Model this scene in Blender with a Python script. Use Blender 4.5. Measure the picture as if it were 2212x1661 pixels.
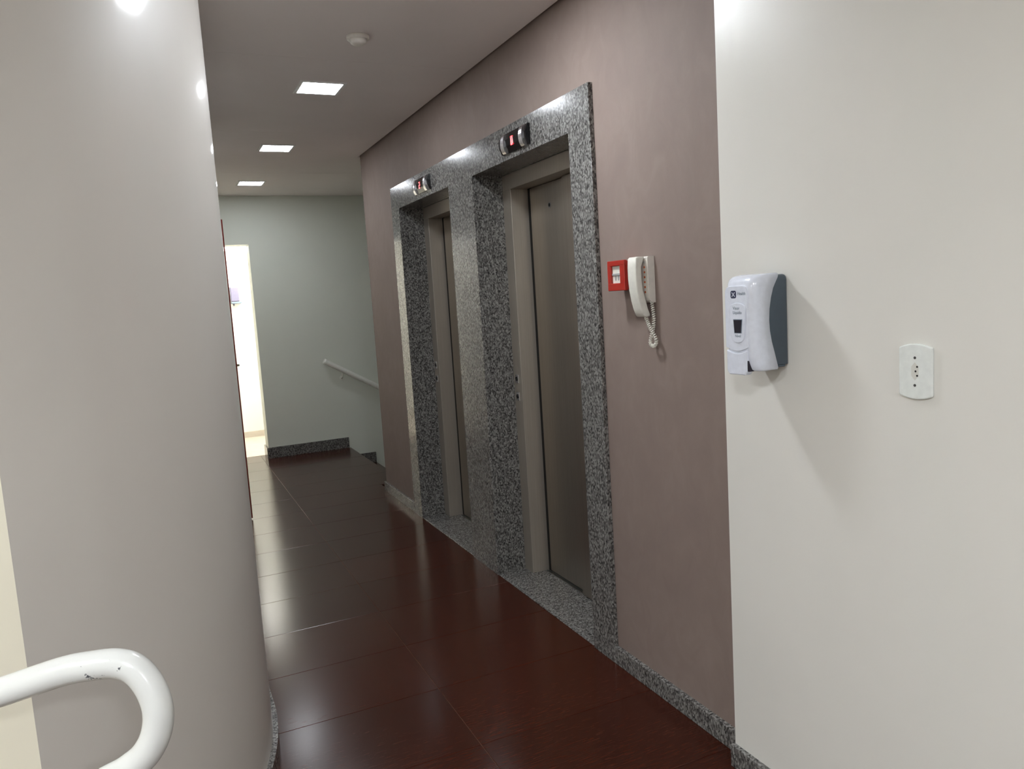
import bpy, bmesh, math, random
from mathutils import Vector, Matrix

# ------------------------------------------------------------------ clear
for o in list(bpy.data.objects):
    bpy.data.objects.remove(o, do_unlink=True)
scene = bpy.context.scene
COL = scene.collection
random.seed(7)

# ------------------------------------------------------------------ camera, world, exposure
FPX, IW, IH = 1656.2, 2212.0, 1661.0
YAW, PITCH, ROLL = math.radians(24.567), math.radians(-6.671), math.radians(-3.531)
EYE = Vector((0.0, 0.0, 1.57))
fwd = Vector((math.sin(YAW) * math.cos(PITCH), math.cos(YAW) * math.cos(PITCH), math.sin(PITCH)))
rgt = fwd.cross(Vector((0, 0, 1))).normalized()
upv = rgt.cross(fwd)
cr = math.cos(ROLL) * rgt + math.sin(ROLL) * upv
cu = -math.sin(ROLL) * rgt + math.cos(ROLL) * upv
cam_d = bpy.data.cameras.new('camera')
cam_d.sensor_fit = 'HORIZONTAL'
cam_d.sensor_width = 36.0
cam_d.lens = 36.0 * FPX / IW
cam_d.clip_start = 0.02
cam = bpy.data.objects.new('camera', cam_d)
COL.objects.link(cam)
cam.matrix_world = Matrix(((cr.x, cu.x, -fwd.x, EYE.x), (cr.y, cu.y, -fwd.y, EYE.y),
                           (cr.z, cu.z, -fwd.z, EYE.z), (0, 0, 0, 1)))
scene.camera = cam

world = bpy.data.worlds.new('world')
scene.world = world
world.use_nodes = True
world.node_tree.nodes['Background'].inputs[0].default_value = (0.9, 0.95, 1.0, 1)
world.node_tree.nodes['Background'].inputs[1].default_value = 0.05

scene.view_settings.view_transform = 'Standard'
scene.view_settings.look = 'None'
scene.view_settings.exposure = 0.0
scene.view_settings.gamma = 1.0
scene.view_settings.use_curve_mapping = False

LAMP = 50.0          # radiance of the square ceiling lamps
HALL_LAMP = 390.0     # the lamps of the hall the picture is taken from
ROOM_LAMP = 26.0     # the visible luminaire of the far room and the added unseen one
LAMP_TINT = (0.955, 1.0, 1.06)
NEAR_LAMP = 148.0     # the lamp just above the top edge of the picture

# ------------------------------------------------------------------ materials
def s2l(c):
    return tuple(((v / 255) / 12.92 if v / 255 <= 0.04045 else ((v / 255 + 0.055) / 1.055) ** 2.4) for v in c) + (1.0,)

class NT:
    def __init__(self, name):
        self.m = bpy.data.materials.new(name)
        self.m.use_nodes = True
        self.t = self.m.node_tree
        self.b = self.t.nodes['Principled BSDF']
    def n(self, kind, **kw):
        nd = self.t.nodes.new(kind)
        for k, v in kw.items():
            if k in nd.inputs.keys() if isinstance(k, str) else False:
                nd.inputs[k].default_value = v
            else:
                setattr(nd, k, v)
        return nd
    def l(self, a, ao, b, bi):
        self.t.links.new(a.outputs[ao], b.inputs[bi])
    def pos(self, scale=(1, 1, 1)):
        g = self.n('ShaderNodeNewGeometry')
        mp = self.n('ShaderNodeMapping')
        mp.inputs['Scale'].default_value = scale
        self.l(g, 'Position', mp, 'Vector')
        return mp
    def noise(self, vec, scale, detail=4, rough=0.5):
        nd = self.n('ShaderNodeTexNoise')
        nd.inputs['Scale'].default_value = scale
        nd.inputs['Detail'].default_value = detail
        nd.inputs['Roughness'].default_value = rough
        self.l(vec, 'Vector', nd, 'Vector')
        return nd
    def ramp(self, src, out, stops):
        r = self.n('ShaderNodeValToRGB')
        e = r.color_ramp.elements
        while len(e) < len(stops):
            e.new(0.5)
        for i, (p, c) in enumerate(stops):
            e[i].position = p
            e[i].color = c
        self.l(src, out, r, 'Fac')
        return r
    def bump(self, src, out, strength, dist):
        b = self.n('ShaderNodeBump')
        b.inputs['Strength'].default_value = strength
        b.inputs['Distance'].default_value = dist
        self.l(src, out, b, 'Height')
        self.l(b, 'Normal', self.b, 'Normal')
        return b
    def set(self, **kw):
        for k, v in kw.items():
            self.b.inputs[k.replace('_', ' ')].default_value = v
        return self

def plain(name, rgb, rough=0.5, metal=0.0, grain=0.04, gscale=60, ior=1.5, bump=0.0):
    """paint, plastic or metal with a little procedural grain in its colour"""
    t = NT(name)
    c = s2l(rgb)
    p = t.pos()
    nz = t.noise(p, gscale, 3)
    lo = tuple(max(0, v * (1 - grain)) for v in c[:3]) + (1,)
    hi = tuple(min(1, v * (1 + grain)) for v in c[:3]) + (1,)
    r = t.ramp(nz, 'Fac', [(0.3, lo), (0.7, hi)])
    t.l(r, 'Color', t.b, 'Base Color')
    t.set(Roughness=rough, Metallic=metal, IOR=ior)
    if bump:
        t.bump(nz, 'Fac', bump, 0.002)
    return t.m

def emit(name, col, strength):
    t = NT(name)
    t.b.inputs['Base Color'].default_value = (0.9, 0.9, 0.9, 1)
    t.b.inputs['Emission Color'].default_value = col + (1,)
    t.b.inputs['Emission Strength'].default_value = strength
    return t.m

M = {}
def paint_wall(name, rgb, rough, coat=0.0, coat_rough=0.2, grain=0.02):
    t = NT(name)
    p = t.pos()
    c = s2l(rgb)
    nz = t.noise(p, 2.2, 3)
    lo = tuple(v * (1 - grain) for v in c[:3]) + (1,)
    hi = tuple(min(1, v * (1 + grain)) for v in c[:3]) + (1,)
    r = t.ramp(nz, 'Fac', [(0.3, lo), (0.7, hi)])
    t.l(r, 'Color', t.b, 'Base Color')
    fine = t.noise(p, 260, 3)
    t.bump(fine, 'Fac', 0.05, 0.0015)
    t.set(Roughness=rough, Coat_Weight=coat, Coat_Roughness=coat_rough)
    return t.m

M['white_wall'] = paint_wall('white wall paint', (228, 226, 219), 0.35)
M['curved_wall'] = paint_wall('satin curved wall paint', (208, 203, 195), 0.5, coat=0.6, coat_rough=0.10)
M['far_wall'] = paint_wall('pale green grey wall paint', (226, 230, 219), 0.5)
M['cream_wall'] = paint_wall('cream wall paint', (228, 222, 202), 0.45)
M['room_wall'] = paint_wall('white room paint', (240, 238, 230), 0.6)
M['ceiling'] = paint_wall('ceiling paint', (236, 230, 227), 0.7)

# brown mauve suede-effect paint with soft trowel strokes
t = NT('mauve suede paint')
p = t.pos()
n1 = t.noise(p, 2.4, 5, 0.6)
p2 = t.pos((1, 1, 0.7))
n2 = t.noise(p2, 9, 6, 0.62)
n2.inputs['Distortion'].default_value = 1.2
mx = t.n('ShaderNodeMath', operation='MULTIPLY_ADD')
mx.inputs[1].default_value = 0.5
t.l(n1, 'Fac', mx, 0)
sc = t.n('ShaderNodeMath', operation='MULTIPLY')
sc.inputs[1].default_value = 0.5
t.l(n2, 'Fac', sc, 0)
t.l(sc, 'Value', mx, 2)
r = t.ramp(mx, 'Value', [(0.30, s2l((129, 113, 106))), (0.5, s2l((135, 119, 111))), (0.70, s2l((143, 127, 119)))])
t.l(r, 'Color', t.b, 'Base Color')
t.bump(n2, 'Fac', 0.05, 0.003)
t.set(Roughness=0.7)
M['mauve'] = t.m

# polished grey granite
t = NT('grey granite')
p = t.pos((1, 1, 0.62))
v = t.n('ShaderNodeTexVoronoi')
v.inputs['Scale'].default_value = 180
t.l(p, 'Vector', v, 'Vector')
sep = t.n('ShaderNodeSeparateColor')
t.l(v, 'Color', sep, 'Color')
nz = t.noise(p, 70, 4, 0.7)
ad = t.n('ShaderNodeMath', operation='MULTIPLY_ADD')
ad.inputs[1].default_value = 0.55
t.l(sep, 'Red', ad, 0)
m2 = t.n('ShaderNodeMath', operation='MULTIPLY')
m2.inputs[1].default_value = 0.5
t.l(nz, 'Fac', m2, 0)
t.l(m2, 'Value', ad, 2)
r = t.ramp(ad, 'Value', [(0.22, s2l((46, 45, 44))), (0.38, s2l((80, 78, 76))), (0.55, s2l((106, 104, 101))), (0.82, s2l((146, 145, 141)))])
t.l(r, 'Color', t.b, 'Base Color')
t.set(Roughness=0.17, IOR=1.45)
M['granite'] = t.m

# glossy red brown wood-look floor tile
t = NT('brown floor tile')
p = t.pos((5, 60, 1))
n1 = t.noise(p, 3.0, 6, 0.65)
oi = t.n('ShaderNodeObjectInfo')
r = t.ramp(n1, 'Fac', [(0.25, s2l((44, 17, 9))), (0.5, s2l((57, 24, 13))), (0.75, s2l((76, 37, 23)))])
hs = t.n('ShaderNodeHueSaturation')
mr = t.n('ShaderNodeMapRange')
mr.inputs['To Min'].default_value = 0.88
mr.inputs['To Max'].default_value = 1.1
t.l(oi, 'Random', mr, 'Value')
t.l(mr, 'Result', hs, 'Value')
t.l(r, 'Color', hs, 'Color')
t.l(hs, 'Color', t.b, 'Base Color')
p2 = t.pos((1.0, 6.0, 1))
n2 = t.noise(p2, 1.6, 3)
t.bump(n2, 'Fac', 0.06, 0.004)
t.set(Roughness=0.20, IOR=1.42)
t.b.inputs['Specular IOR Level'].default_value = 0.42
M['tile'] = t.m
M['grout'] = plain('pale brown grout', (146, 116, 96), 0.8)
M['pale_floor'] = plain('pale room floor', (200, 190, 176), 0.25, gscale=8)

# brushed stainless steel
t = NT('brushed steel')
p = t.pos((220, 220, 2))
n1 = t.noise(p, 1.0, 4, 0.6)
r = t.ramp(n1, 'Fac', [(0.2, s2l((160, 152, 141))), (0.8, s2l((178, 170, 158)))])
t.l(r, 'Color', t.b, 'Base Color')
r2 = t.n('ShaderNodeMapRange')
r2.inputs['To Min'].default_value = 0.28
r2.inputs['To Max'].default_value = 0.38
t.l(n1, 'Fac', r2, 'Value')
t.l(r2, 'Result', t.b, 'Roughness')
t.set(Metallic=0.9)
M['steel'] = t.m
t = NT('satin steel frame')
p = t.pos((220, 220, 2))
n1 = t.noise(p, 1.0, 4, 0.6)
r = t.ramp(n1, 'Fac', [(0.2, s2l((166, 158, 146))), (0.8, s2l((180, 172, 160)))])
t.l(r, 'Color', t.b, 'Base Color')
t.set(Metallic=0.45, Roughness=0.38)
M['steel_frame'] = t.m
M['alu'] = plain('aluminium track', (150, 150, 148), 0.35, 1.0)
M['dark_gap'] = plain('gap and hole shade', (18, 17, 16), 0.7)  # near black standing in for the shade inside gaps and holes
M['chrome'] = plain('chrome', (235, 235, 238), 0.2, 1.0)
M['black_gloss'] = plain('black acrylic', (14, 13, 15), 0.12)
M['led_red'] = emit('red display segment', (1.0, 0.012, 0.02), 1.6)
M['white_plastic'] = plain('bluish white plastic', (224, 229, 240), 0.16)
M['outlet_plastic'] = plain('white outlet plastic', (232, 236, 232), 0.22)
M['outlet_recess'] = plain('outlet plastic recess shade', (214, 214, 206), 0.4)  # same white plastic, recess shade put into a darker colour
M['slate'] = plain('slate grey plastic', (72, 84, 94), 0.45)
M['ivory'] = plain('ivory plastic', (226, 224, 214), 0.3)
M['ivory_dark'] = plain('ivory plastic side', (218, 213, 204), 0.35)
M['orange'] = plain('orange key plastic', (176, 84, 34), 0.4)
M['grey_key'] = plain('grey key plastic', (160, 160, 160), 0.4)
M['red_box'] = plain('red alarm plastic', (168, 34, 20), 0.35)
M['print'] = plain('printed dark blue ink', (52, 56, 82), 0.5)
M['print_grey'] = plain('printed grey ink', (112, 126, 140), 0.5)
M['smoked'] = plain('smoked window', (32, 28, 40), 0.15)
M['detector'] = plain('off white detector plastic', (226, 222, 214), 0.4)
M['lamp_frame'] = plain('white lamp trim', (235, 235, 232), 0.4)
M['lamp_glass'] = emit('lit lamp glass', LAMP_TINT, LAMP)
M['near_glass'] = emit('lit near lamp glass', LAMP_TINT, NEAR_LAMP)
M['hall_glass'] = emit('lit hall lamp glass', LAMP_TINT, HALL_LAMP)
M['room_glass'] = emit('lit room luminaire', (1.0, 0.99, 0.95), ROOM_LAMP)
M['red_wood'] = plain('dark red door paint', (118, 40, 28), 0.35)
M['rail_far'] = plain('pale rail enamel', (240, 241, 233), 0.3)
M['lavender'] = plain('pale lavender plastic', (108, 104, 124), 0.4)
M['dark_hole'] = plain('dark hole', (70, 68, 66), 0.8)

# chipped white enamel of the near handrail
t = NT('chipped white enamel')
p = t.pos()
n1 = t.noise(p, 90, 5, 0.7)
n2 = t.noise(p, 9, 2)
mu = t.n('ShaderNodeMath', operation='MULTIPLY')
t.l(n1, 'Fac', mu, 0)
t.l(n2, 'Fac', mu, 1)
r = t.ramp(mu, 'Value', [(0.0, s2l((214, 215, 211))), (0.436, s2l((212, 213, 209))), (0.450, s2l((84, 86, 90)))])
t.l(r, 'Color', t.b, 'Base Color')
t.set(Roughness=0.22)
M['enamel'] = t.m

# ------------------------------------------------------------------ builders
class B:
    """collects shapes (world coordinates) that become one mesh object"""
    def __init__(self):
        self.bm = bmesh.new()
    def box(self, x0, x1, y0, y1, z0, z1, bev=0.0, seg=2):
        bm = bmesh.new()
        vs = [bm.verts.new((x, y, z)) for x in (x0, x1) for y in (y0, y1) for z in (z0, z1)]
        for f in ((0, 1, 3, 2), (4, 6, 7, 5), (0, 4, 5, 1), (2, 3, 7, 6), (0, 2, 6, 4), (1, 5, 7, 3)):
            bm.faces.new([vs[i] for i in f])
        if bev:
            bmesh.ops.bevel(bm, geom=bm.edges[:], offset=bev, segments=seg, affect='EDGES', profile=0.5)
        self._add(bm)
        return self
    def _add(self, bm):
        bmesh.ops.recalc_face_normals(bm, faces=bm.faces[:])
        me = bpy.data.meshes.new('tmp')
        bm.to_mesh(me)
        bm.free()
        self.bm.from_mesh(me)
        bpy.data.meshes.remove(me)
    def loft(self, rings, cap=True, smooth=True):
        bm = bmesh.new()
        rows = [[bm.verts.new(p) for p in rg] for rg in rings]
        n = len(rows[0])
        for a, b in zip(rows, rows[1:]):
            for i in range(n):
                f = bm.faces.new((a[i], a[(i + 1) % n], b[(i + 1) % n], b[i]))
                f.smooth = smooth
        if cap:
            bm.faces.new(rows[0][::-1])
            bm.faces.new(rows[-1])
        self._add(bm)
        return self
    def prism(self, pts, axis, a, b, bev=0.0):
        """polygon pts in the two other axes, extruded along axis from a to b"""
        def put(q, h):
            return {'x': (h, q[0], q[1]), 'y': (q[0], h, q[1]), 'z': (q[0], q[1], h)}[axis]
        bm = bmesh.new()
        lo = [bm.verts.new(put(q, a)) for q in pts]
        hi = [bm.verts.new(put(q, b)) for q in pts]
        n = len(pts)
        for i in range(n):
            bm.faces.new((lo[i], lo[(i + 1) % n], hi[(i + 1) % n], hi[i]))
        bm.faces.new(lo[::-1])
        bm.faces.new(hi)
        bmesh.ops.recalc_face_normals(bm, faces=bm.faces[:])
        if bev:
            bmesh.ops.bevel(bm, geom=bm.edges[:], offset=bev, segments=2, affect='EDGES', profile=0.5)
        self._add(bm)
        return self
    def cyl(self, c, axis, r, a, b, n=24, r2=None):
        r2 = r if r2 is None else r2
        pa, pb = [], []
        for i in range(n):
            t_ = 2 * math.pi * i / n
            u, w = math.cos(t_), math.sin(t_)
            for lst, h, rr in ((pa, a, r), (pb, b, r2)):
                q = {'x': (h, c[0] + rr * u, c[1] + rr * w), 'y': (c[0] + rr * u, h, c[1] + rr * w),
                     'z': (c[0] + rr * u, c[1] + rr * w, h)}[axis]
                lst.append(q)
        return self.loft([pa, pb])
    def lathe_z(self, cx, cy, prof, n=32):
        rings = [[(cx + r * math.cos(2 * math.pi * i / n), cy + r * math.sin(2 * math.pi * i / n), z) for i in range(n)] for r, z in prof]
        return self.loft(rings)
    def tube(self, pts, r, n=12):
        pts = [Vector(q) for q in pts]
        rings = []
        t0 = (pts[1] - pts[0]).normalized()
        ref = Vector((0, 0, 1)) if abs(t0.z) < 0.9 else Vector((1, 0, 0))
        nrm = (ref - t0 * ref.dot(t0)).normalized()
        for i, q in enumerate(pts):
            tg = (pts[min(i + 1, len(pts) - 1)] - pts[max(i - 1, 0)]).normalized()
            nrm = (nrm - tg * nrm.dot(tg)).normalized()
            bi = tg.cross(nrm)
            rings.append([tuple(q + (nrm * math.cos(2 * math.pi * k / n) + bi * math.sin(2 * math.pi * k / n)) * r) for k in range(n)])
        return self.loft(rings)

def spline(pts, per=8):
    """Catmull-Rom through pts"""
    P = [Vector(q) for q in pts]
    P = [P[0] * 2 - P[1]] + P + [P[-1] * 2 - P[-2]]
    out = []
    for i in range(1, len(P) - 2):
        for k in range(per):
            t_ = k / per
            a, b, c, d = P[i - 1], P[i], P[i + 1], P[i + 2]
            out.append(0.5 * ((2 * b) + (c - a) * t_ + (2 * a - 5 * b + 4 * c - d) * t_ ** 2 + (3 * b - a - 3 * c + d) * t_ ** 3))
    out.append(P[-2])
    return out

def base_of(o):
    v = Vector((0, 0, 0))
    while o is not None:
        v += Vector(o.location)
        o = o.parent
    return v

def build(name, b, mat, parent=None, smooth_angle=None):
    bm = b.bm
    if parent is None:
        xs = [v.co for v in bm.verts]
        org = Vector(((min(v.x for v in xs) + max(v.x for v in xs)) / 2, (min(v.y for v in xs) + max(v.y for v in xs)) / 2, min(v.z for v in xs)))
    else:
        org = base_of(parent)
    bmesh.ops.translate(bm, verts=bm.verts[:], vec=-org)
    me = bpy.data.meshes.new(name)
    bm.to_mesh(me)
    bm.free()
    me.materials.append(M[mat] if isinstance(mat, str) else mat)
    o = bpy.data.objects.new(name, me)
    COL.objects.link(o)
    if parent is None:
        o.location = org
    else:
        o.parent = parent
    return o

def tag(o, label, cat, group=None):
    o['label'] = label
    o['category'] = cat
    if group:
        o['group'] = group
    return o

def struct(name, b, mat):
    o = build(name, b, mat)
    o['kind'] = 'structure'
    return o

def thing(name, loc, label, cat, group=None):
    o = bpy.data.objects.new(name, None)
    o.empty_display_size = 0.1
    COL.objects.link(o)
    o.location = loc
    return tag(o, label, cat, group)

def copy_tree(o, parent=None):
    c = o.copy()
    COL.objects.link(c)
    c.parent = parent
    for ch in list(o.children):
        copy_tree(ch, c)
    return c

def rrect(y0, y1, z0, z1, r, n=5):
    """rounded rectangle outline in two axes"""
    out = []
    for cy, cz, a0 in ((y1 - r, z1 - r, 0), (y0 + r, z1 - r, 90), (y0 + r, z0 + r, 180), (y1 - r, z0 + r, 270)):
        for k in range(n + 1):
            a = math.radians(a0 + 90 * k / n)
            out.append((cy + r * math.cos(a), cz + r * math.sin(a)))
    return out

# ------------------------------------------------------------------ key dimensions (metres)
ZC = 2.74                 # ceiling
XW, XS = 1.63, 1.61       # mauve wall face, granite face
XWH = 1.572               # white wall face
YWH = 1.862               # where the white wall ends and the mauve one begins
YEND = 6.23               # far end of the mauve wall
YF = 8.40                 # far wall
XSTAIR = 1.81             # edge of the stairs
CX, CY, RC = -1.186, 2.94, 1.43   # the curved wall
XL = CX + RC              # corridor side of the left wall
BB = 0.075                # skirting height

# ------------------------------------------------------------------ floor with its tiles
YJ = [2.844 + 0.4507 * k for k in range(-14, 14)]
XJ = [0.889 + 0.9 * k for k in range(-5, 3)]
floor_o = struct('floor', B().box(-3.4, 1.66, -3.6, YF + 0.25, -0.10, -0.0035).box(1.60, XSTAIR - 0.004, YEND, YF, -0.10, -0.0035), 'grout')
tile_cache = {}
def tile(x0, x1, y0, y1):
    g = 0.0010
    w, d = round(x1 - x0 - 2 * g, 4), round(y1 - y0 - 2 * g, 4)
    if (w, d) not in tile_cache:
        bb = B().box(-w / 2, w / 2, -d / 2, d / 2, -0.008, 0.0, bev=0.0009, seg=1)
        me = bpy.data.meshes.new('floor_tile')
        bb.bm.to_mesh(me)
        bb.bm.free()
        me.materials.append(M['tile'])
        tile_cache[(w, d)] = me
    o = bpy.data.objects.new('floor_tile', tile_cache[(w, d)])
    COL.objects.link(o)
    o.parent = floor_o
    o.location = Vector(((x0 + x1) / 2, (y0 + y1) / 2, 0)) - Vector(floor_o.location)
for i in range(len(XJ) - 1):
    for j in range(len(YJ) - 1):
        x0, x1, y0, y1 = XJ[i], XJ[i + 1], YJ[j], YJ[j + 1]
        if y1 < -3.4 or y0 > YF + 0.2 or x0 > 1.7:
            continue
        y1 = min(y1, YF + 0.24)
        if x1 < 0.0 and y0 > 2.2:
            continue                                   # solid behind the curved wall
        if x1 > 1.7:
            lim = XSTAIR if y0 >= YEND - 0.1 else 1.64
            x1 = lim if lim < x1 + 0.1 else x1
            if y0 < YEND < y1:
                x1 = 1.64
        tile(x0, x1, y0, y1)

# ------------------------------------------------------------------ ceiling of wide boards, shadow gap along the mauve wall
ceil_o = struct('ceiling', B().box(-3.4, 4.2, -3.6, YF + 0.1, ZC + 0.05, ZC + 0.12), 'ceiling')
SJ = [3.815 + 1.597 * k for k in range(-5, 4)]
SJ[-1] = YF + 0.02
for a, b_ in zip(SJ, SJ[1:]):
    for x0, x1, y0, y1 in (((-3.4, 1.612, a, b_),) if b_ <= YEND else ((-3.4, 1.612, a, min(b_, YEND)), (-3.4, 4.2, max(a, YEND), b_)) if a < YEND else ((-3.4, 4.2, a, b_),)):
        gap = 0.0012
        build('ceiling_panel', B().box(x0, x1, y0 + (gap if y0 != YEND else 0), y1 - (gap if y1 != YEND else 0), ZC, ZC + 0.05), 'ceiling', ceil_o)

# ------------------------------------------------------------------ walls
OPEN = ((2.82, 3.872), (4.237, 5.225))       # the two lift openings
ZO = 2.21
ZTOP = ZC + 0.05
wr = B()
for a, b_ in ((YWH - 0.06, OPEN[0][0] - 0.03), (OPEN[0][1] + 0.03, OPEN[1][0] - 0.03), (OPEN[1][1] + 0.03, YEND)):
    wr.box(XW, XW + 0.15, a, b_, -0.10, ZTOP)
for a, b_ in OPEN:
    wr.box(XW, XW + 0.15, a - 0.03, b_ + 0.03, ZO + 0.03, ZTOP)
struct('wall_right', wr, 'mauve')
struct('wall_near_right', B().box(XWH, XWH + 0.2, -3.6, YWH, -0.1, ZTOP, bev=0.002, seg=1), 'white_wall')
# lift shaft behind the doors and the stair side of the lift block
struct('wall_shaft', B().box(2.25, 2.35, YWH, YEND, -0.1, ZTOP).box(1.78, 4.2, YEND - 0.12, YEND, -2.4, ZTOP), 'far_wall')

# curved left wall: an arc that runs into the straight corridor wall
az = math.radians(-9.83)
d = Vector((math.sin(az), math.cos(az)))
c2 = Vector((CX, CY))
bq = d.dot(c2)
tt = bq - math.sqrt(bq * bq - (c2.length_squared - RC * RC))
PX, PY = d.x * tt, d.y * tt                 # the corner with the cream wall
a0 = math.atan2(PY - CY, PX - CX)
def wall_line(off, n=48):
    pts = [(CX + (RC + off) * math.cos(a0 + (0 - a0) * k / n), CY + (RC + off) * math.sin(a0 + (0 - a0) * k / n)) for k in range(n + 1)]
    pts += [(XL + off, y) for y in (3.6, 4.6, 5.6, 6.6, 7.6, YF)]
    return pts
def strip(off_a, off_b, z0, z1):
    """wall following the curve between two offsets"""
    A, Bq = wall_line(off_a), wall_line(off_b)
    bb = B()
    rings = [[(p[0], p[1], z0), (p[0], p[1], z1), (q[0], q[1], z1), (q[0], q[1], z0)] for p, q in zip(A, Bq)]
    bm = bmesh.new()
    rows = [[bm.verts.new(v_) for v_ in rg] for rg in rings]
    for r1, r2 in zip(rows, rows[1:]):
        for i in range(4):
            f = bm.faces.new((r1[i], r1[(i + 1) % 4], r2[(i + 1) % 4], r2[i]))
            f.smooth = i in (0, 2)
    bm.faces.new(rows[0][::-1])
    bm.faces.new(rows[-1])
    # keep the corners crisp
    bmesh.ops.recalc_face_normals(bm, faces=bm.faces[:])
    for e in bm.edges:
        if len(e.link_faces) == 2 and e.calc_face_angle(0) > 0.7:
            e.smooth = False
    me = bpy.data.meshes.new('tmp')
    bm.to_mesh(me)
    bm.free()
    bb.bm.from_mesh(me)
    bpy.data.meshes.remove(me)
    return bb
struct('wall_left', strip(0, -0.15, -0.1, ZC - 0.012), 'curved_wall')
struct('baseboard_left', strip(0.018, 0.0, -0.002, BB), 'granite')
struct('wall_near_left', B().box(-3.4, PX, PY, PY + 0.15, -0.1, ZC + 0.01), 'cream_wall')
struct('wall_hall_left', B().box(-3.55, -3.4, -3.6, PY + 0.15, -0.1, ZTOP), 'cream_wall')
struct('wall_back', B().box(-3.55, XWH + 0.2, -3.75, -3.6, -0.1, ZTOP), 'white_wall')

# far wall with the doorway to the bright room
DX, DZ, YR = 0.955, 2.25, YF + 0.23
struct('wall_far', B().box(DX, 4.2, YF, YR, -2.4, ZTOP).box(XL - 0.15, DX, YF, YR, DZ, ZTOP), 'far_wall')
struct('wall_stair_end', B().box(4.2, 4.3, YEND - 0.12, YR, -2.4, ZTOP), 'far_wall')
# the bright room
YB, ZR = 10.02, 2.36
struct('wall_room', B().box(-0.9, 1.7, YB, YB + 0.1, -0.1, ZR + 0.1).box(1.55, 1.65, YR, YB, -0.1, ZR + 0.1).box(-0.9, -0.8, YR, YB, -0.1, ZR + 0.1).box(-0.9, XL - 0.15, YF, YR, -0.1, ZR + 0.1), 'room_wall')
struct('ceiling_room', B().box(-0.9, 1.7, YR, YB + 0.1, ZR, ZR + 0.08), 'room_wall')
struct('floor_room', B().box(-0.9, 1.7, YR + 0.012, YB + 0.1, -0.1, -0.001), 'pale_floor')
struct('baseboard_room', B().box(-0.8, 1.55, YB - 0.012, YB, 0, 0.07), 'pale_floor')

# ------------------------------------------------------------------ granite skirtings
def skirting(name, *boxes):
    bb = B()
    for q in boxes:
        bb.box(*q, bev=0.0015, seg=1)
    return struct(name, bb, 'granite')
skirting('baseboard_right', (XS, XW, YWH, 2.646, 0, BB), (XS, XW, 5.402, YEND + 0.0, 0, BB))
skirting('baseboard_near_right', (XWH - 0.018, XWH, -3.6, YWH + 0.002, 0, BB))
skirting('baseboard_far', (DX - 0.018, XSTAIR, YF - 0.018, YF, 0, 0.115), (DX - 0.018, DX, YF, YR, 0, 0.115))

# ------------------------------------------------------------------ stairs going down beside the far wall
st = bpy.data.objects.new('stair_flight', None)
COL.objects.link(st)
st.location = (XSTAIR, (YEND + YF) / 2, -0.9)
tag(st, 'dark brown stairs going down behind the end of the mauve wall', 'stairs')
RISE, TREAD = 0.205, 0.29
for k in range(7):
    x0 = XSTAIR + TREAD * k
    z1 = -RISE * (k + 1)
    build('step', B().box(x0 - 0.03, x0 + TREAD, YEND + 0.002, YF - 0.002, z1 - 0.2, z1, bev=0.003, seg=1), 'tile', st)
    build('side_skirting', B().box(x0, x0 + TREAD, YF - 0.02, YF - 0.003, z1 + 0.0005, z1 + 0.115), 'granite', st)
build('nosing', B().box(XSTAIR - 0.004, XSTAIR + 0.012, YEND + 0.002, YF - 0.02, -RISE + 0.0005, -0.0005), 'tile', st)

# ------------------------------------------------------------------ granite surround of the two lifts
YA, YZ, ZS = 2.648, 5.40, 2.368
sur = thing('granite_surround', (XS, (YA + YZ) / 2, 0), 'polished grey granite surround framing both lift openings', 'door surround')
bv = dict(bev=0.0012, seg=1)
build('stile', B().box(XS, XW, YA, OPEN[0][0], 0, ZS, **bv), 'granite', sur)
build('stile', B().box(XS, XW, OPEN[1][1], YZ, 0, ZS, **bv), 'granite', sur)
build('pillar', B().box(XS, XW, OPEN[0][1], OPEN[1][0], 0, ZS, **bv), 'granite', sur)
XJB = 1.785      # inner end of the jambs
for a, b_ in OPEN:
    build('header', B().box(XS, XW, a + 0.0006, b_ - 0.0006, ZO, ZS, **bv), 'granite', sur)
    build('jamb', B().box(XW, XJB, b_, b_ + 0.02, 0, ZO), 'granite', sur)
    build('jamb', B().box(XW, XJB, a - 0.02, a, 0, ZO), 'granite', sur)
    build('soffit', B().box(XW, XJB, a, b_, ZO, ZO + 0.02), 'granite', sur)
    build('sill', B().box(XS + 0.006, 1.866, a + 0.001, b_ - 0.001, -0.02, 0.004, bev=0.001, seg=1), 'granite', sur)

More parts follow.
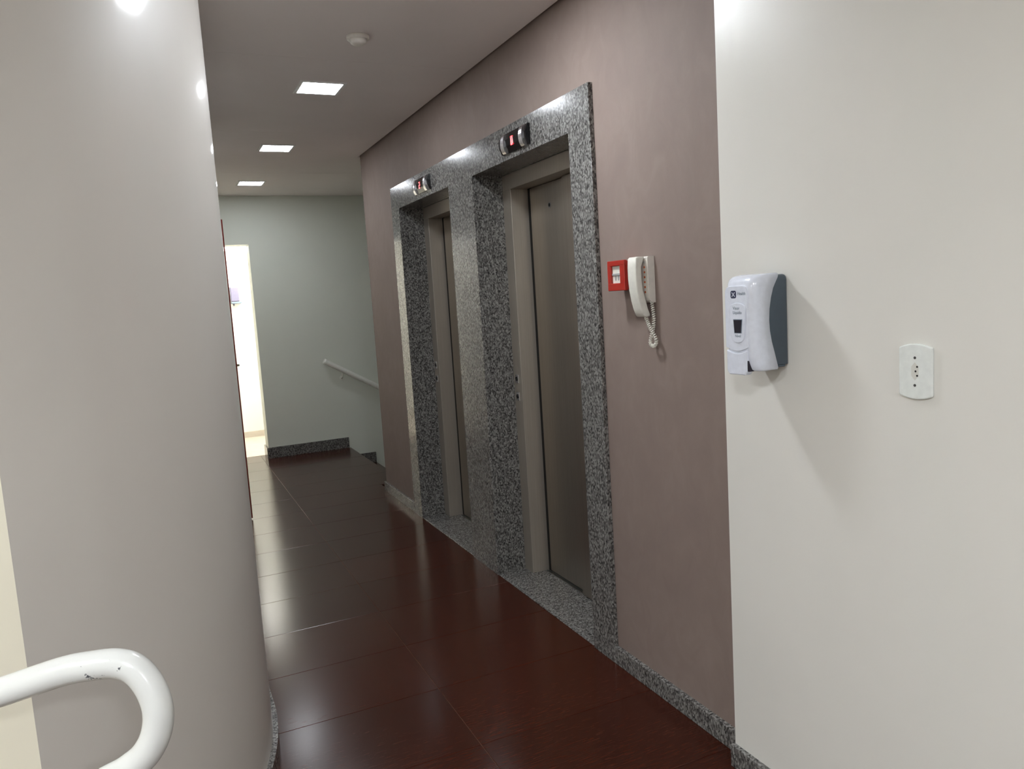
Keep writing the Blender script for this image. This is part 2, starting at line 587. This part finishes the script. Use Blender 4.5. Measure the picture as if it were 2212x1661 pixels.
# ------------------------------------------------------------------ lift doors
def lift(a, b_, label):
    t_ = thing('elevator_door', (XJB, (a + b_) / 2, 0), label, 'elevator', 'lift doors in the granite surround')
    fw, xd = 0.098, 1.884          # frame width, plane of the inner leaf
    zh = 2.128
    build('frame_post', B().box(XJB, xd + 0.03, b_ - fw, b_ + 0.018, 0.004, zh, bev=0.002), 'steel_frame', t_)
    build('frame_post', B().box(XJB, xd + 0.03, a - 0.018, a + fw * 0.5, 0.004, zh, bev=0.002), 'steel_frame', t_)
    build('frame_head', B().box(XJB, xd + 0.03, a - 0.018, b_ + 0.018, zh, ZO - 0.001, bev=0.002), 'steel_frame', t_)
    ym = a + 0.52                   # where the leaves overlap
    inner = build('door_panel', B().box(xd, xd + 0.025, ym - 0.06, b_ - fw - 0.032, 0.012, zh - 0.004, bev=0.0015), 'steel', t_)
    build('door_panel', B().box(xd - 0.028, xd - 0.003, a + 0.05, ym, 0.012, zh - 0.004, bev=0.0015), 'steel', t_)
    build('door_gap_shade', B().box(xd + 0.003, xd + 0.028, b_ - fw - 0.0315, b_ - fw - 0.0005, 0.006, zh), 'dark_gap', t_)  # dark strip painting the shade of the gap between post and leaf
    tr = B().box(1.866, 1.878, a + 0.05, b_ - fw, -0.01, 0.005, bev=0.001, seg=1).box(1.884, 1.894, a + 0.05, b_ - fw, -0.01, 0.005, bev=0.001, seg=1)
    tr.box(1.866, 1.90, a + 0.05, b_ - fw, -0.014, -0.004)
    build('threshold', tr, 'alu', t_)
    yk, zk = ym + 0.185, 2.012
    k = build('lock', B().cyl((yk, zk), 'x', 0.015, xd - 0.002, xd + 0.004, 20), 'alu', inner)
    k2 = build('keyhole', B().cyl((yk, zk), 'x', 0.009, xd - 0.0026, xd + 0.004, 16), 'dark_gap', inner)
    for zb in (1.106, 1.008):
        cb = build('call_button', B().box(XJB - 0.004, XJB + 0.001, b_ - 0.062, b_ - 0.022, zb - 0.024, zb + 0.024, bev=0.0015), 'chrome', t_)
        build('button_cap', B().cyl((b_ - 0.042, zb), 'x', 0.012, XJB - 0.0065, XJB - 0.002, 20), 'black_gloss', cb)
    return t_
lift(*OPEN[0], 'nearer brushed steel sliding lift door, the wide one closest to the red alarm box')
lift(*OPEN[1], 'farther brushed steel sliding lift door, the one closest to the stairs')

# ------------------------------------------------------------------ floor indicators above the lifts
SEG = {'0': 'abcdef', '2': 'abged'}
def indicator(yc, zc, digit, label):
    t_ = thing('floor_indicator', (XS, yc, zc - 0.047), label, 'floor display', 'floor displays above the lifts')
    w, h = 0.29, 0.094
    def prof(d_):
        # faceted front in the x-z plane: top slope, face, bottom slope
        e_ = 0.002 if d_ > 0.024 else 0.0
        return [(XS, zc - h / 2 + 0.001), (XS - 0.010, zc - h / 2 + 0.002 - e_), (XS - d_ - 0.002, zc - h * 0.17), (XS - d_ - 0.004, zc + h * 0.14), (XS - 0.012, zc + h / 2 - 0.002 + e_), (XS, zc + h / 2 - 0.001)]
    def bow():
        out = [(XS, zc - h / 2)]
        for k in range(13):
            a = -1 + 2 * k / 12
            out.append((XS - 0.0105 - 0.0205 * math.sqrt(max(0, 1 - (a * 0.96) ** 2)), zc + a * h / 2 * 0.985))
        return out + [(XS, zc + h / 2)]
    build('housing', B().prism(prof(0.021), 'y', yc - w / 2, yc + w / 2), 'black_gloss', t_)
    for s in (-1, 1):
        y0 = yc + s * (w / 2 - 0.045)
        build('chrome_band', B().prism(bow(), 'y', y0 - 0.017, y0 + 0.017), 'chrome', t_)
    # seven-segment digit standing just in front of the housing; +y is the reader's left
    dw, dh, th = 0.020, 0.040, 0.005
    xf = XS - 0.0265
    zz = zc - 0.002
    seg = {'a': (-dw / 2, dw / 2, dh / 2 - th, dh / 2), 'g': (-dw / 2, dw / 2, -th / 2, th / 2), 'd': (-dw / 2, dw / 2, -dh / 2, -dh / 2 + th),
           'b': (dw / 2 - th, dw / 2, 0, dh / 2), 'c': (dw / 2 - th, dw / 2, -dh / 2, 0),
           'f': (-dw / 2, -dw / 2 + th, 0, dh / 2), 'e': (-dw / 2, -dw / 2 + th, -dh / 2, 0)}
    bb = B()
    for s in SEG[digit]:
        u0, u1, w0, w1 = seg[s]
        bb.box(xf, xf + 0.003, yc - u1, yc - u0, zz + w0, zz + w1)
    build('digit', bb, 'led_red', t_)
indicator(3.305, 2.282, '0', 'black floor display with red digit 0 above the nearer lift')
indicator(4.675, 2.285, '2', 'black floor display with red digit 2 above the farther lift')

# ------------------------------------------------------------------ ceiling lamps and smoke detector
LX = 0.935
def lamp(y, label, x=LX, glass='lamp_glass', group='square ceiling lamps'):
    t_ = thing('ceiling_lamp', (x, y, ZC), label, 'ceiling lamp', group)
    fr = B()
    o_, i_ = 0.122, 0.104
    for q in ((-o_, o_, i_, o_), (-o_, o_, -o_, -i_), (-o_, -i_, -i_, i_), (i_, o_, -i_, i_)):
        fr.box(x + q[0], x + q[1], y + q[2], y + q[3], ZC - 0.006, ZC - 0.0002)
    build('trim_frame', fr, 'lamp_frame', t_)
    build('diffuser', B().box(x - i_, x + i_, y - i_, y + i_, ZC - 0.0065, ZC - 0.0004, bev=0.002, seg=1), glass, t_)
    return t_
lamp(4.30, 'lit square ceiling lamp nearest the camera, beside the smoke detector')
lamp(5.93, 'lit square ceiling lamp in the middle of the corridor row of three')
lamp(7.56, 'lit square ceiling lamp farthest away, in front of the green grey wall')
lamp(2.67, 'lit square ceiling lamp over the wall phone, above the picture', glass='near_glass')
for lx, ly, lab in ((-0.75, -0.5, 'lit square hall lamp to the left behind the camera'), (0.30, -2.3, 'lit square hall lamp at the back of the hall'),
                    (-2.1, 0.5, 'lit square hall lamp over the stair rail')):
    lamp(ly, lab, x=lx, glass='hall_glass', group='hall lamps')

sd = thing('smoke_detector', (0.94, 3.46, ZC), 'small round off white smoke detector on the ceiling', 'smoke detector')
build('base', B().lathe_z(0.94, 3.46, [(0.002, ZC - 0.0002), (0.05, ZC - 0.0002), (0.05, ZC - 0.012), (0.046, ZC - 0.016), (0.002, ZC - 0.016)]), 'detector', sd)
build('chamber', B().lathe_z(0.94, 3.46, [(0.002, ZC - 0.015), (0.038, ZC - 0.015), (0.034, ZC - 0.03), (0.026, ZC - 0.036), (0.002, ZC - 0.037)]), 'detector', sd)

# ------------------------------------------------------------------ red fire alarm call point
y0, y1, z0, z1, xf = 2.378, 2.492, 1.56, 1.671, 1.562
al = thing('alarm_call_point', (XW, (y0 + y1) / 2, z0), 'red square fire alarm box with white window beside the wall phone', 'fire alarm')
build('housing', B().box(xf + 0.012, XW, y0 + 0.003, y1 - 0.003, z0 + 0.003, z1 - 0.003, bev=0.003), 'red_box', al)
fr = B()
wy0, wy1, wz0, wz1 = 2.409, 2.470, 1.588, 1.651
fr.box(xf, xf + 0.014, y0, y1, wz1, z1, bev=0.002, seg=1).box(xf, xf + 0.014, y0, y1, z0, wz0, bev=0.002, seg=1)
fr.box(xf, xf + 0.014, y0, wy0, wz0 - 0.002, wz1 + 0.002, bev=0.002, seg=1).box(xf, xf + 0.014, wy1, y1, wz0 - 0.002, wz1 + 0.002, bev=0.002, seg=1)
build('front_frame', fr, 'red_box', al)
wp = build('window_plate', B().box(xf + 0.009, xf + 0.0118, wy0, wy1, wz0, wz1), 'ivory', al)
build('press_bar', B().box(xf + 0.005, xf + 0.0095, wy0 + 0.002, wy1 - 0.002, 1.616, 1.624, bev=0.001, seg=1), 'grey_key', wp)
for yy in (2.430, 2.449):
    build('press_mark', B().prism([(yy - 0.004, 1.6155), (yy + 0.004, 1.6155), (yy + 0.0015, 1.598), (yy - 0.0015, 1.598)], 'x', xf + 0.0075, xf + 0.0095), 'grey_key', wp)
build('side_screw', B().cyl((1.588, 1.655), 'y', 0.006, y0 - 0.0005, y0 + 0.005, 16), 'chrome', al)

# ------------------------------------------------------------------ wall phone
ph = thing('wall_phone', (XW, 2.33, 1.46), 'ivory wall phone with handset, orange keys and coiled cord', 'wall phone')
bz = [(1.604, 1.676), (1.601, 1.672)]
prof = [(XW, 1.676), (1.604, 1.676), (1.600, 1.672), (1.600, 1.545), (1.602, 1.53), (1.607, 1.519), (1.614, 1.513), (XW, 1.511)]
body = build('phone_base', B().prism(prof, 'y', 2.285, 2.372, bev=0.0012), 'ivory_dark', ph)
build('key', B().box(1.598, 1.601, 2.301, 2.308, 1.652, 1.659, bev=0.0007, seg=1), 'grey_key', body)
for k in range(6):
    zk = 1.638 - 0.0176 * k
    build('key', B().box(1.5975, 1.601, 2.3005, 2.3075, zk - 0.0035, zk + 0.0035, bev=0.0008, seg=1), 'orange', body)
hs_front = [(1.676, 1.568), (1.670, 1.561), (1.64, 1.559), (1.60, 1.559), (1.56, 1.562), (1.52, 1.569), (1.49, 1.577), (1.468, 1.586), (1.462, 1.592)]
rings = []
for i, (z, x) in enumerate(hs_front):
    th = 0.026 if 1.52 < z < 1.65 else 0.036 if z > 1.52 else 0.03
    if i in (0, len(hs_front) - 1):
        th -= 0.008
    rr = rrect(x, x + th, 2.300, 2.353, 0.0045, 3)
    rings.append([(q[0], q[1], z) for q in rr])
build('handset', B().loft(rings), 'ivory', ph)
path = spline([(1.605, 2.318, 1.466), (1.602, 2.300, 1.443), (1.600, 2.283, 1.420), (1.604, 2.262, 1.390), (1.606, 2.258, 1.372), (1.607, 2.270, 1.359),
               (1.607, 2.286, 1.357), (1.609, 2.299, 1.368), (1.611, 2.294, 1.390), (1.613, 2.284, 1.420), (1.615, 2.281, 1.460), (1.615, 2.289, 1.515)], 24)
# coil around the path
L = [0.0]
for p_, q_ in zip(path, path[1:]):
    L.append(L[-1] + (q_ - p_).length)
tot, pitch, spt = L[-1], 0.0078, 11
pts, j = [], 0
for i in range(int(tot / pitch * spt)):
    s = i * pitch / spt
    while j < len(L) - 2 and L[j + 1] < s:
        j += 1
    f_ = (s - L[j]) / max(1e-9, L[j + 1] - L[j])
    q = path[j].lerp(path[j + 1], f_)
    tg = (path[j + 1] - path[j]).normalized()
    n1 = Vector((1, 0, 0))
    n1 = (n1 - tg * n1.dot(tg)).normalized()
    n2 = tg.cross(n1)
    a = 2 * math.pi * i / spt
    pts.append(q + (n1 * math.cos(a) + n2 * math.sin(a)) * 0.0052)
build('coiled_cord', B().tube(pts, 0.0021, 6), 'ivory', ph)

# ------------------------------------------------------------------ soap dispenser
dp = thing('soap_dispenser', (XWH, 1.65, 1.31), 'white and slate grey wall soap dispenser on the white wall', 'soap dispenser')
Y0, Y1 = 1.592, 1.706
bodypts = rrect(1.46, XWH, Y0 + 0.002, Y1 - 0.002, 0.012, 4)
rings = []
for z, ins in ((1.334, 0.002), (1.336, 0.0), (1.566, 0.0), (1.574, 0.002), (1.579, 0.007), (1.581, 0.014)):
    rings.append([(q[0], q[1], z) for q in rrect(1.485 + ins, XWH, Y0 + 0.002 + ins, Y1 - 0.002 - ins, 0.008, 4)])
body = build('back_body', B().loft(rings), 'slate', dp)
build('bottom_lip', B().box(1.535, 1.562, Y0 + 0.004, Y1 - 0.004, 1.328, 1.335, bev=0.002, seg=1), 'slate', body)
secs = [(1.322, 1.470, 1.528), (1.3235, 1.462, 1.530), (1.328, 1.456, 1.531), (1.345, 1.452, 1.526), (1.37, 1.449, 1.519), (1.40, 1.447, 1.510), (1.43, 1.446, 1.504), (1.46, 1.446, 1.502),
        (1.49, 1.446, 1.504), (1.52, 1.447, 1.510), (1.545, 1.4475, 1.518), (1.562, 1.4495, 1.528), (1.573, 1.455, 1.535), (1.580, 1.465, 1.537), (1.584, 1.484, 1.536), (1.5855, 1.498, 1.532)]
rings = []
for i, (z, xa, xb) in enumerate(secs):
    ins = 0.004 if i in (0, len(secs) - 1) else 0.0015 if i in (1, len(secs) - 2) else 0.0
    # rounded front, square back
    out = []
    rf = min(0.022, (xb - xa) * 0.6)
    ya, yb = Y0 + ins, Y1 - ins
    for k in range(7):
        a = math.radians(90 * k / 6)
        out.append((xa + rf - rf * math.sin(a), ya + rf - rf * math.cos(a)))
    for k in range(7):
        a = math.radians(90 * k / 6)
        out.append((xa + rf - rf * math.cos(a), yb - rf + rf * math.sin(a)))
    out += [(xb, yb), (xb, ya)]
    rings.append([(q[0], q[1], z) for q in out])
cover = build('cover', B().loft(rings), 'white_plastic', dp)
for e_ in cover.data.edges:
    pass
# push lever with its dished upper edge
lev = []
for k in range(9):
    u = k / 8
    lev.append((1.618 + 0.080 * u, 1.381 - 0.010 * math.sin(math.pi * u)))
lev += [(1.698, 1.322), (1.690, 1.312), (1.626, 1.312), (1.618, 1.322)]
build('push_lever', B().prism(lev, 'x', 1.4444, 1.466, bev=0.0025), 'white_plastic', dp)
build('lever_gap_shade', B().prism([(1.610, 1.323), (1.6185, 1.323), (1.6185, 1.352), (1.6165, 1.352)], 'x', 1.4465, 1.47), 'smoked', dp)  # dark block in place of the shaded gap beside the lever
# raised oval panel with its sight window
def oval(yc, za, zb, wt, wb, n=10):
    out = []
    for k in range(n + 1):
        a = math.pi * k / n
        out.append((yc + wt / 2 * math.cos(a), zb - 0.014 + 0.014 * math.sin(a)))
    for k in range(n + 1):
        a = math.pi + math.pi * k / n
        out.append((yc + wb / 2 * math.cos(a), za + 0.02 + 0.02 * math.sin(a)))
    return out
fp = [(1.6125 + 0.0885 * u, 1.388 - 0.011 * math.sin(math.pi * u)) for u in (k / 8 for k in range(9))]
fp += [(1.701, 1.530), (1.699, 1.545), (1.693, 1.553), (1.682, 1.556), (1.631, 1.556), (1.620, 1.553), (1.614, 1.545), (1.6125, 1.530)]
plate_f = build('front_plate', B().prism(fp, 'x', 1.4450, 1.4535, bev=0.0016), 'white_plastic', dp)
pan = build('sight_panel', B().prism(oval(1.650, 1.400, 1.510, 0.064, 0.052), 'x', 1.4424, 1.4455, bev=0.0016), 'white_plastic', plate_f)
build('sight_rim', B().prism([(1.6295, 1.4655), (1.6655, 1.4655), (1.6620, 1.427), (1.6335, 1.427)], 'x', 1.4416, 1.443, bev=0.0006), 'print_grey', plate_f)
build('sight_window', B().prism([(1.632, 1.4635), (1.663, 1.4635), (1.660, 1.429), (1.636, 1.429)], 'x', 1.4411, 1.4425), 'smoked', plate_f)
build('logo', B().prism(rrect(1.6545, 1.6765, 1.5225, 1.5435, 0.005, 3), 'x', 1.4446, 1.4453), 'print', plate_f)
xb_ = B()
for s_ in (-1, 1):
    q = [(1.6655 + s_ * u - w, 1.533 + u2) for u, u2, w in ((-0.006, -0.006, 0.0014), (-0.006, -0.006, -0.0014), (0.006, 0.006, -0.0014), (0.006, 0.006, 0.0014))]
    xb_.prism(q, 'x', 1.4442, 1.4447)
build('logo_cross', xb_, 'white_plastic', plate_f)
def text(name, s, size, yc, zc, x, mat, parent):
    cu_ = bpy.data.curves.new(name, 'FONT')
    cu_.body = s
    cu_.size = size
    cu_.align_x = 'CENTER'
    cu_.align_y = 'CENTER'
    cu_.extrude = 0.0003
    o = bpy.data.objects.new(name, cu_)
    COL.objects.link(o)
    dg = bpy.context.evaluated_depsgraph_get()
    me = bpy.data.meshes.new_from_object(o.evaluated_get(dg))
    bpy.data.objects.remove(o, do_unlink=True)
    bb = B()
    bb.bm.from_mesh(me)
    # local x -> -y (reader's right), local y -> z, local z -> -x
    for v_ in bb.bm.verts:
        cx_, cy_, cz_ = v_.co
        v_.co = (x - cz_, yc - cx_, zc + cy_)
    return build(name, bb, mat, parent)
text('lettering', 'Health', 0.0118, 1.6335, 1.5345, 1.4449, 'print_grey', plate_f)
text('lettering', 'Visor', 0.0125, 1.653, 1.4955, 1.4423, 'print_grey', plate_f)
text('lettering', 'Líquido', 0.0118, 1.649, 1.4835, 1.4423, 'print_grey', plate_f)
text('lettering', 'Nível', 0.0110, 1.648, 1.4195, 1.4423, 'print_grey', plate_f)

# ------------------------------------------------------------------ outlet plate
ot = thing('outlet', (XWH, 1.2, 1.274), 'white socket plate with curved ends on the white wall', 'socket')
pl = []
for k in range(13):
    u = -1 + 2 * k / 12
    pl.append((1.2 + 0.0425 * u, 1.394 + 0.009 * (1 - u * u)))
for k in range(13):
    u = 1 - 2 * k / 12
    pl.append((1.2 + 0.0425 * u, 1.283 - 0.009 * (1 - u * u)))
plate = build('plate', B().prism(pl, 'x', XWH - 0.0085, XWH, bev=0.003), 'outlet_plastic', ot)
xp = XWH - 0.0085
for zz in (1.3705, 1.3070):
    build('screw', B().cyl((1.2, zz), 'x', 0.0032, xp - 0.0006, xp + 0.002, 14), 'dark_hole', plate)
hexa = [(1.2 + 0.0105 * math.cos(a) if abs(math.sin(a)) < 0.3 else 1.2 + 0.0105 * math.cos(a), 1.3395 + 0.021 * math.sin(a)) for a in (math.radians(30 + 60 * k) for k in range(6))]
build('socket_recess', B().prism(hexa, 'x', xp - 0.0004, xp + 0.002), 'outlet_recess', plate)
for yy, zz in ((1.194, 1.3500), (1.198, 1.3395), (1.194, 1.3295)):
    build('pin_hole', B().cyl((yy, zz), 'x', 0.0024, xp - 0.0008, xp + 0.001, 12), 'dark_gap', plate)

# ------------------------------------------------------------------ handrails
def cam_pt(px, py, depth):
    v_ = Vector(((px - IW / 2) / FPX, (py - IH / 2) / FPX, 1.0))
    return EYE + (cr * v_.x - cu * v_.y + fwd * v_.z) * depth
rail_pts = [(-0.95, 1.52, 0.865), (-0.60, 1.41, 0.955), (-0.337, 1.323, 1.022), (-0.261, 1.291, 1.040), (-0.178, 1.256, 1.064), (-0.135, 1.237, 1.0705), (-0.104, 1.223, 1.0715),
            (-0.080, 1.211, 1.062), (-0.063, 1.200, 1.037), (-0.055, 1.192, 1.003), (-0.060, 1.190, 0.969), (-0.076, 1.193, 0.940), (-0.098, 1.201, 0.921),
            (-0.127, 1.213, 0.905), (-0.22, 1.25, 0.868), (-0.60, 1.39, 0.77), (-0.95, 1.50, 0.68)]
hr = thing('stair_rail', (-0.6, 1.4, 0), 'white enamelled tube rail with a rounded end, chipped paint, in the foreground', 'handrail')
build('rail_tube', B().tube(spline(rail_pts, 8), 0.0212, 24), 'enamel', hr)
build('post', B().tube([(-0.60, 1.40, 0.0), (-0.60, 1.40, 0.5), (-0.60, 1.40, 0.95)], 0.019, 16), 'enamel', hr)
build('post', B().tube([(-0.93, 1.505, 0.0), (-0.93, 1.505, 0.5), (-0.93, 1.51, 0.86)], 0.019, 16), 'enamel', hr)

wh = thing('wall_handrail', (1.9, YF, 0.8), 'pale sloping tube handrail on the far wall beside the stairs', 'handrail')
yr = YF - 0.075
build('rail_tube', B().tube([(1.60, yr, 0.985), (1.62, yr, 0.975), (1.9, yr, 0.808), (2.3, yr, 0.570), (3.4, yr, -0.085)], 0.028, 16), 'rail_far', wh)
for xb_ in (1.79, 2.75):
    zz = 0.873 - (xb_ - 1.79) * 0.596
    build('bracket', B().tube(spline([(xb_, yr, zz - 0.01), (xb_, yr + 0.002, zz - 0.055), (xb_, yr + 0.02, zz - 0.085), (xb_, YF - 0.004, zz - 0.095)], 5), 0.008, 10).cyl((xb_, zz - 0.095), 'y', 0.022, YF - 0.007, YF - 0.0005, 18), 'rail_far', wh)

# ------------------------------------------------------------------ far doorway things
aa = math.radians(4.77)
ex, ey = 6.0 * math.tan(aa), 6.0
hx, hy = XL + 0.03, 6.62
dv = Vector((ex - hx, ey - hy)).normalized()
nv = Vector((-dv.y, dv.x)) * 0.02
leaf = [(hx + nv.x, hy + nv.y), (ex + nv.x, ey + nv.y), (ex - nv.x, ey - nv.y), (hx - nv.x, hy - nv.y)]
d1 = struct('door_1', B().prism(leaf, 'z', 0.01, 2.24, bev=0.002), 'red_wood')
d1['label'] = 'dark red door leaf standing ajar on the left corridor wall'
hq = Vector((ex, ey)) - dv * 0.06
build('handle', B().tube([(hq.x + nv.x, hq.y + nv.y, 1.17), (hq.x + nv.x * 3, hq.y + nv.y * 3, 1.17)], 0.008, 10).tube([(hq.x + nv.x * 3, hq.y + nv.y * 3, 1.17), (hq.x + nv.x * 3 - dv.x * 0.11, hq.y + nv.y * 3 - dv.y * 0.11, 1.17)], 0.008, 10), 'steel', d1)

rl = thing('room_luminaire', (0.76, 9.68, ZR), 'bright white ceiling luminaire seen through the far doorway', 'ceiling lamp')
build('housing', B().box(0.58, 0.945, 9.50, 9.86, ZR - 0.045, ZR - 0.0005, bev=0.004), 'lamp_frame', rl)
build('diffuser', B().box(0.59, 0.935, 9.51, 9.85, ZR - 0.062, ZR - 0.045, bev=0.004), 'room_glass', rl)

room_fill = thing('room_luminaire', (1.27, 9.30, ZR), 'long white ceiling luminaire added out of view to brighten the far room', 'ceiling lamp')  # added lamp out of view, only there to brighten the room's back wall
build('housing', B().box(1.02, 1.52, 8.75, 9.86, ZR - 0.045, ZR - 0.0005, bev=0.004), 'lamp_frame', room_fill)
build('diffuser', B().box(1.03, 1.51, 8.76, 9.85, ZR - 0.062, ZR - 0.045, bev=0.004), 'room_glass', room_fill)

tv = thing('towel_dispenser', (0.9, YB, 1.66), 'pale lavender box dispenser on the wall beyond the far doorway', 'dispenser')
build('case', B().box(0.862, 0.965, YB - 0.11, YB, 1.69, 1.872, bev=0.012, seg=3), 'lavender', tv)
build('base_strip', B().box(0.868, 0.985, YB - 0.105, YB, 1.668, 1.6905, bev=0.004), 'print_grey', tv)
build('nozzle', B().cyl((0.895, YB - 0.06), 'z', 0.009, 1.640, 1.669, 14), 'lavender', tv)
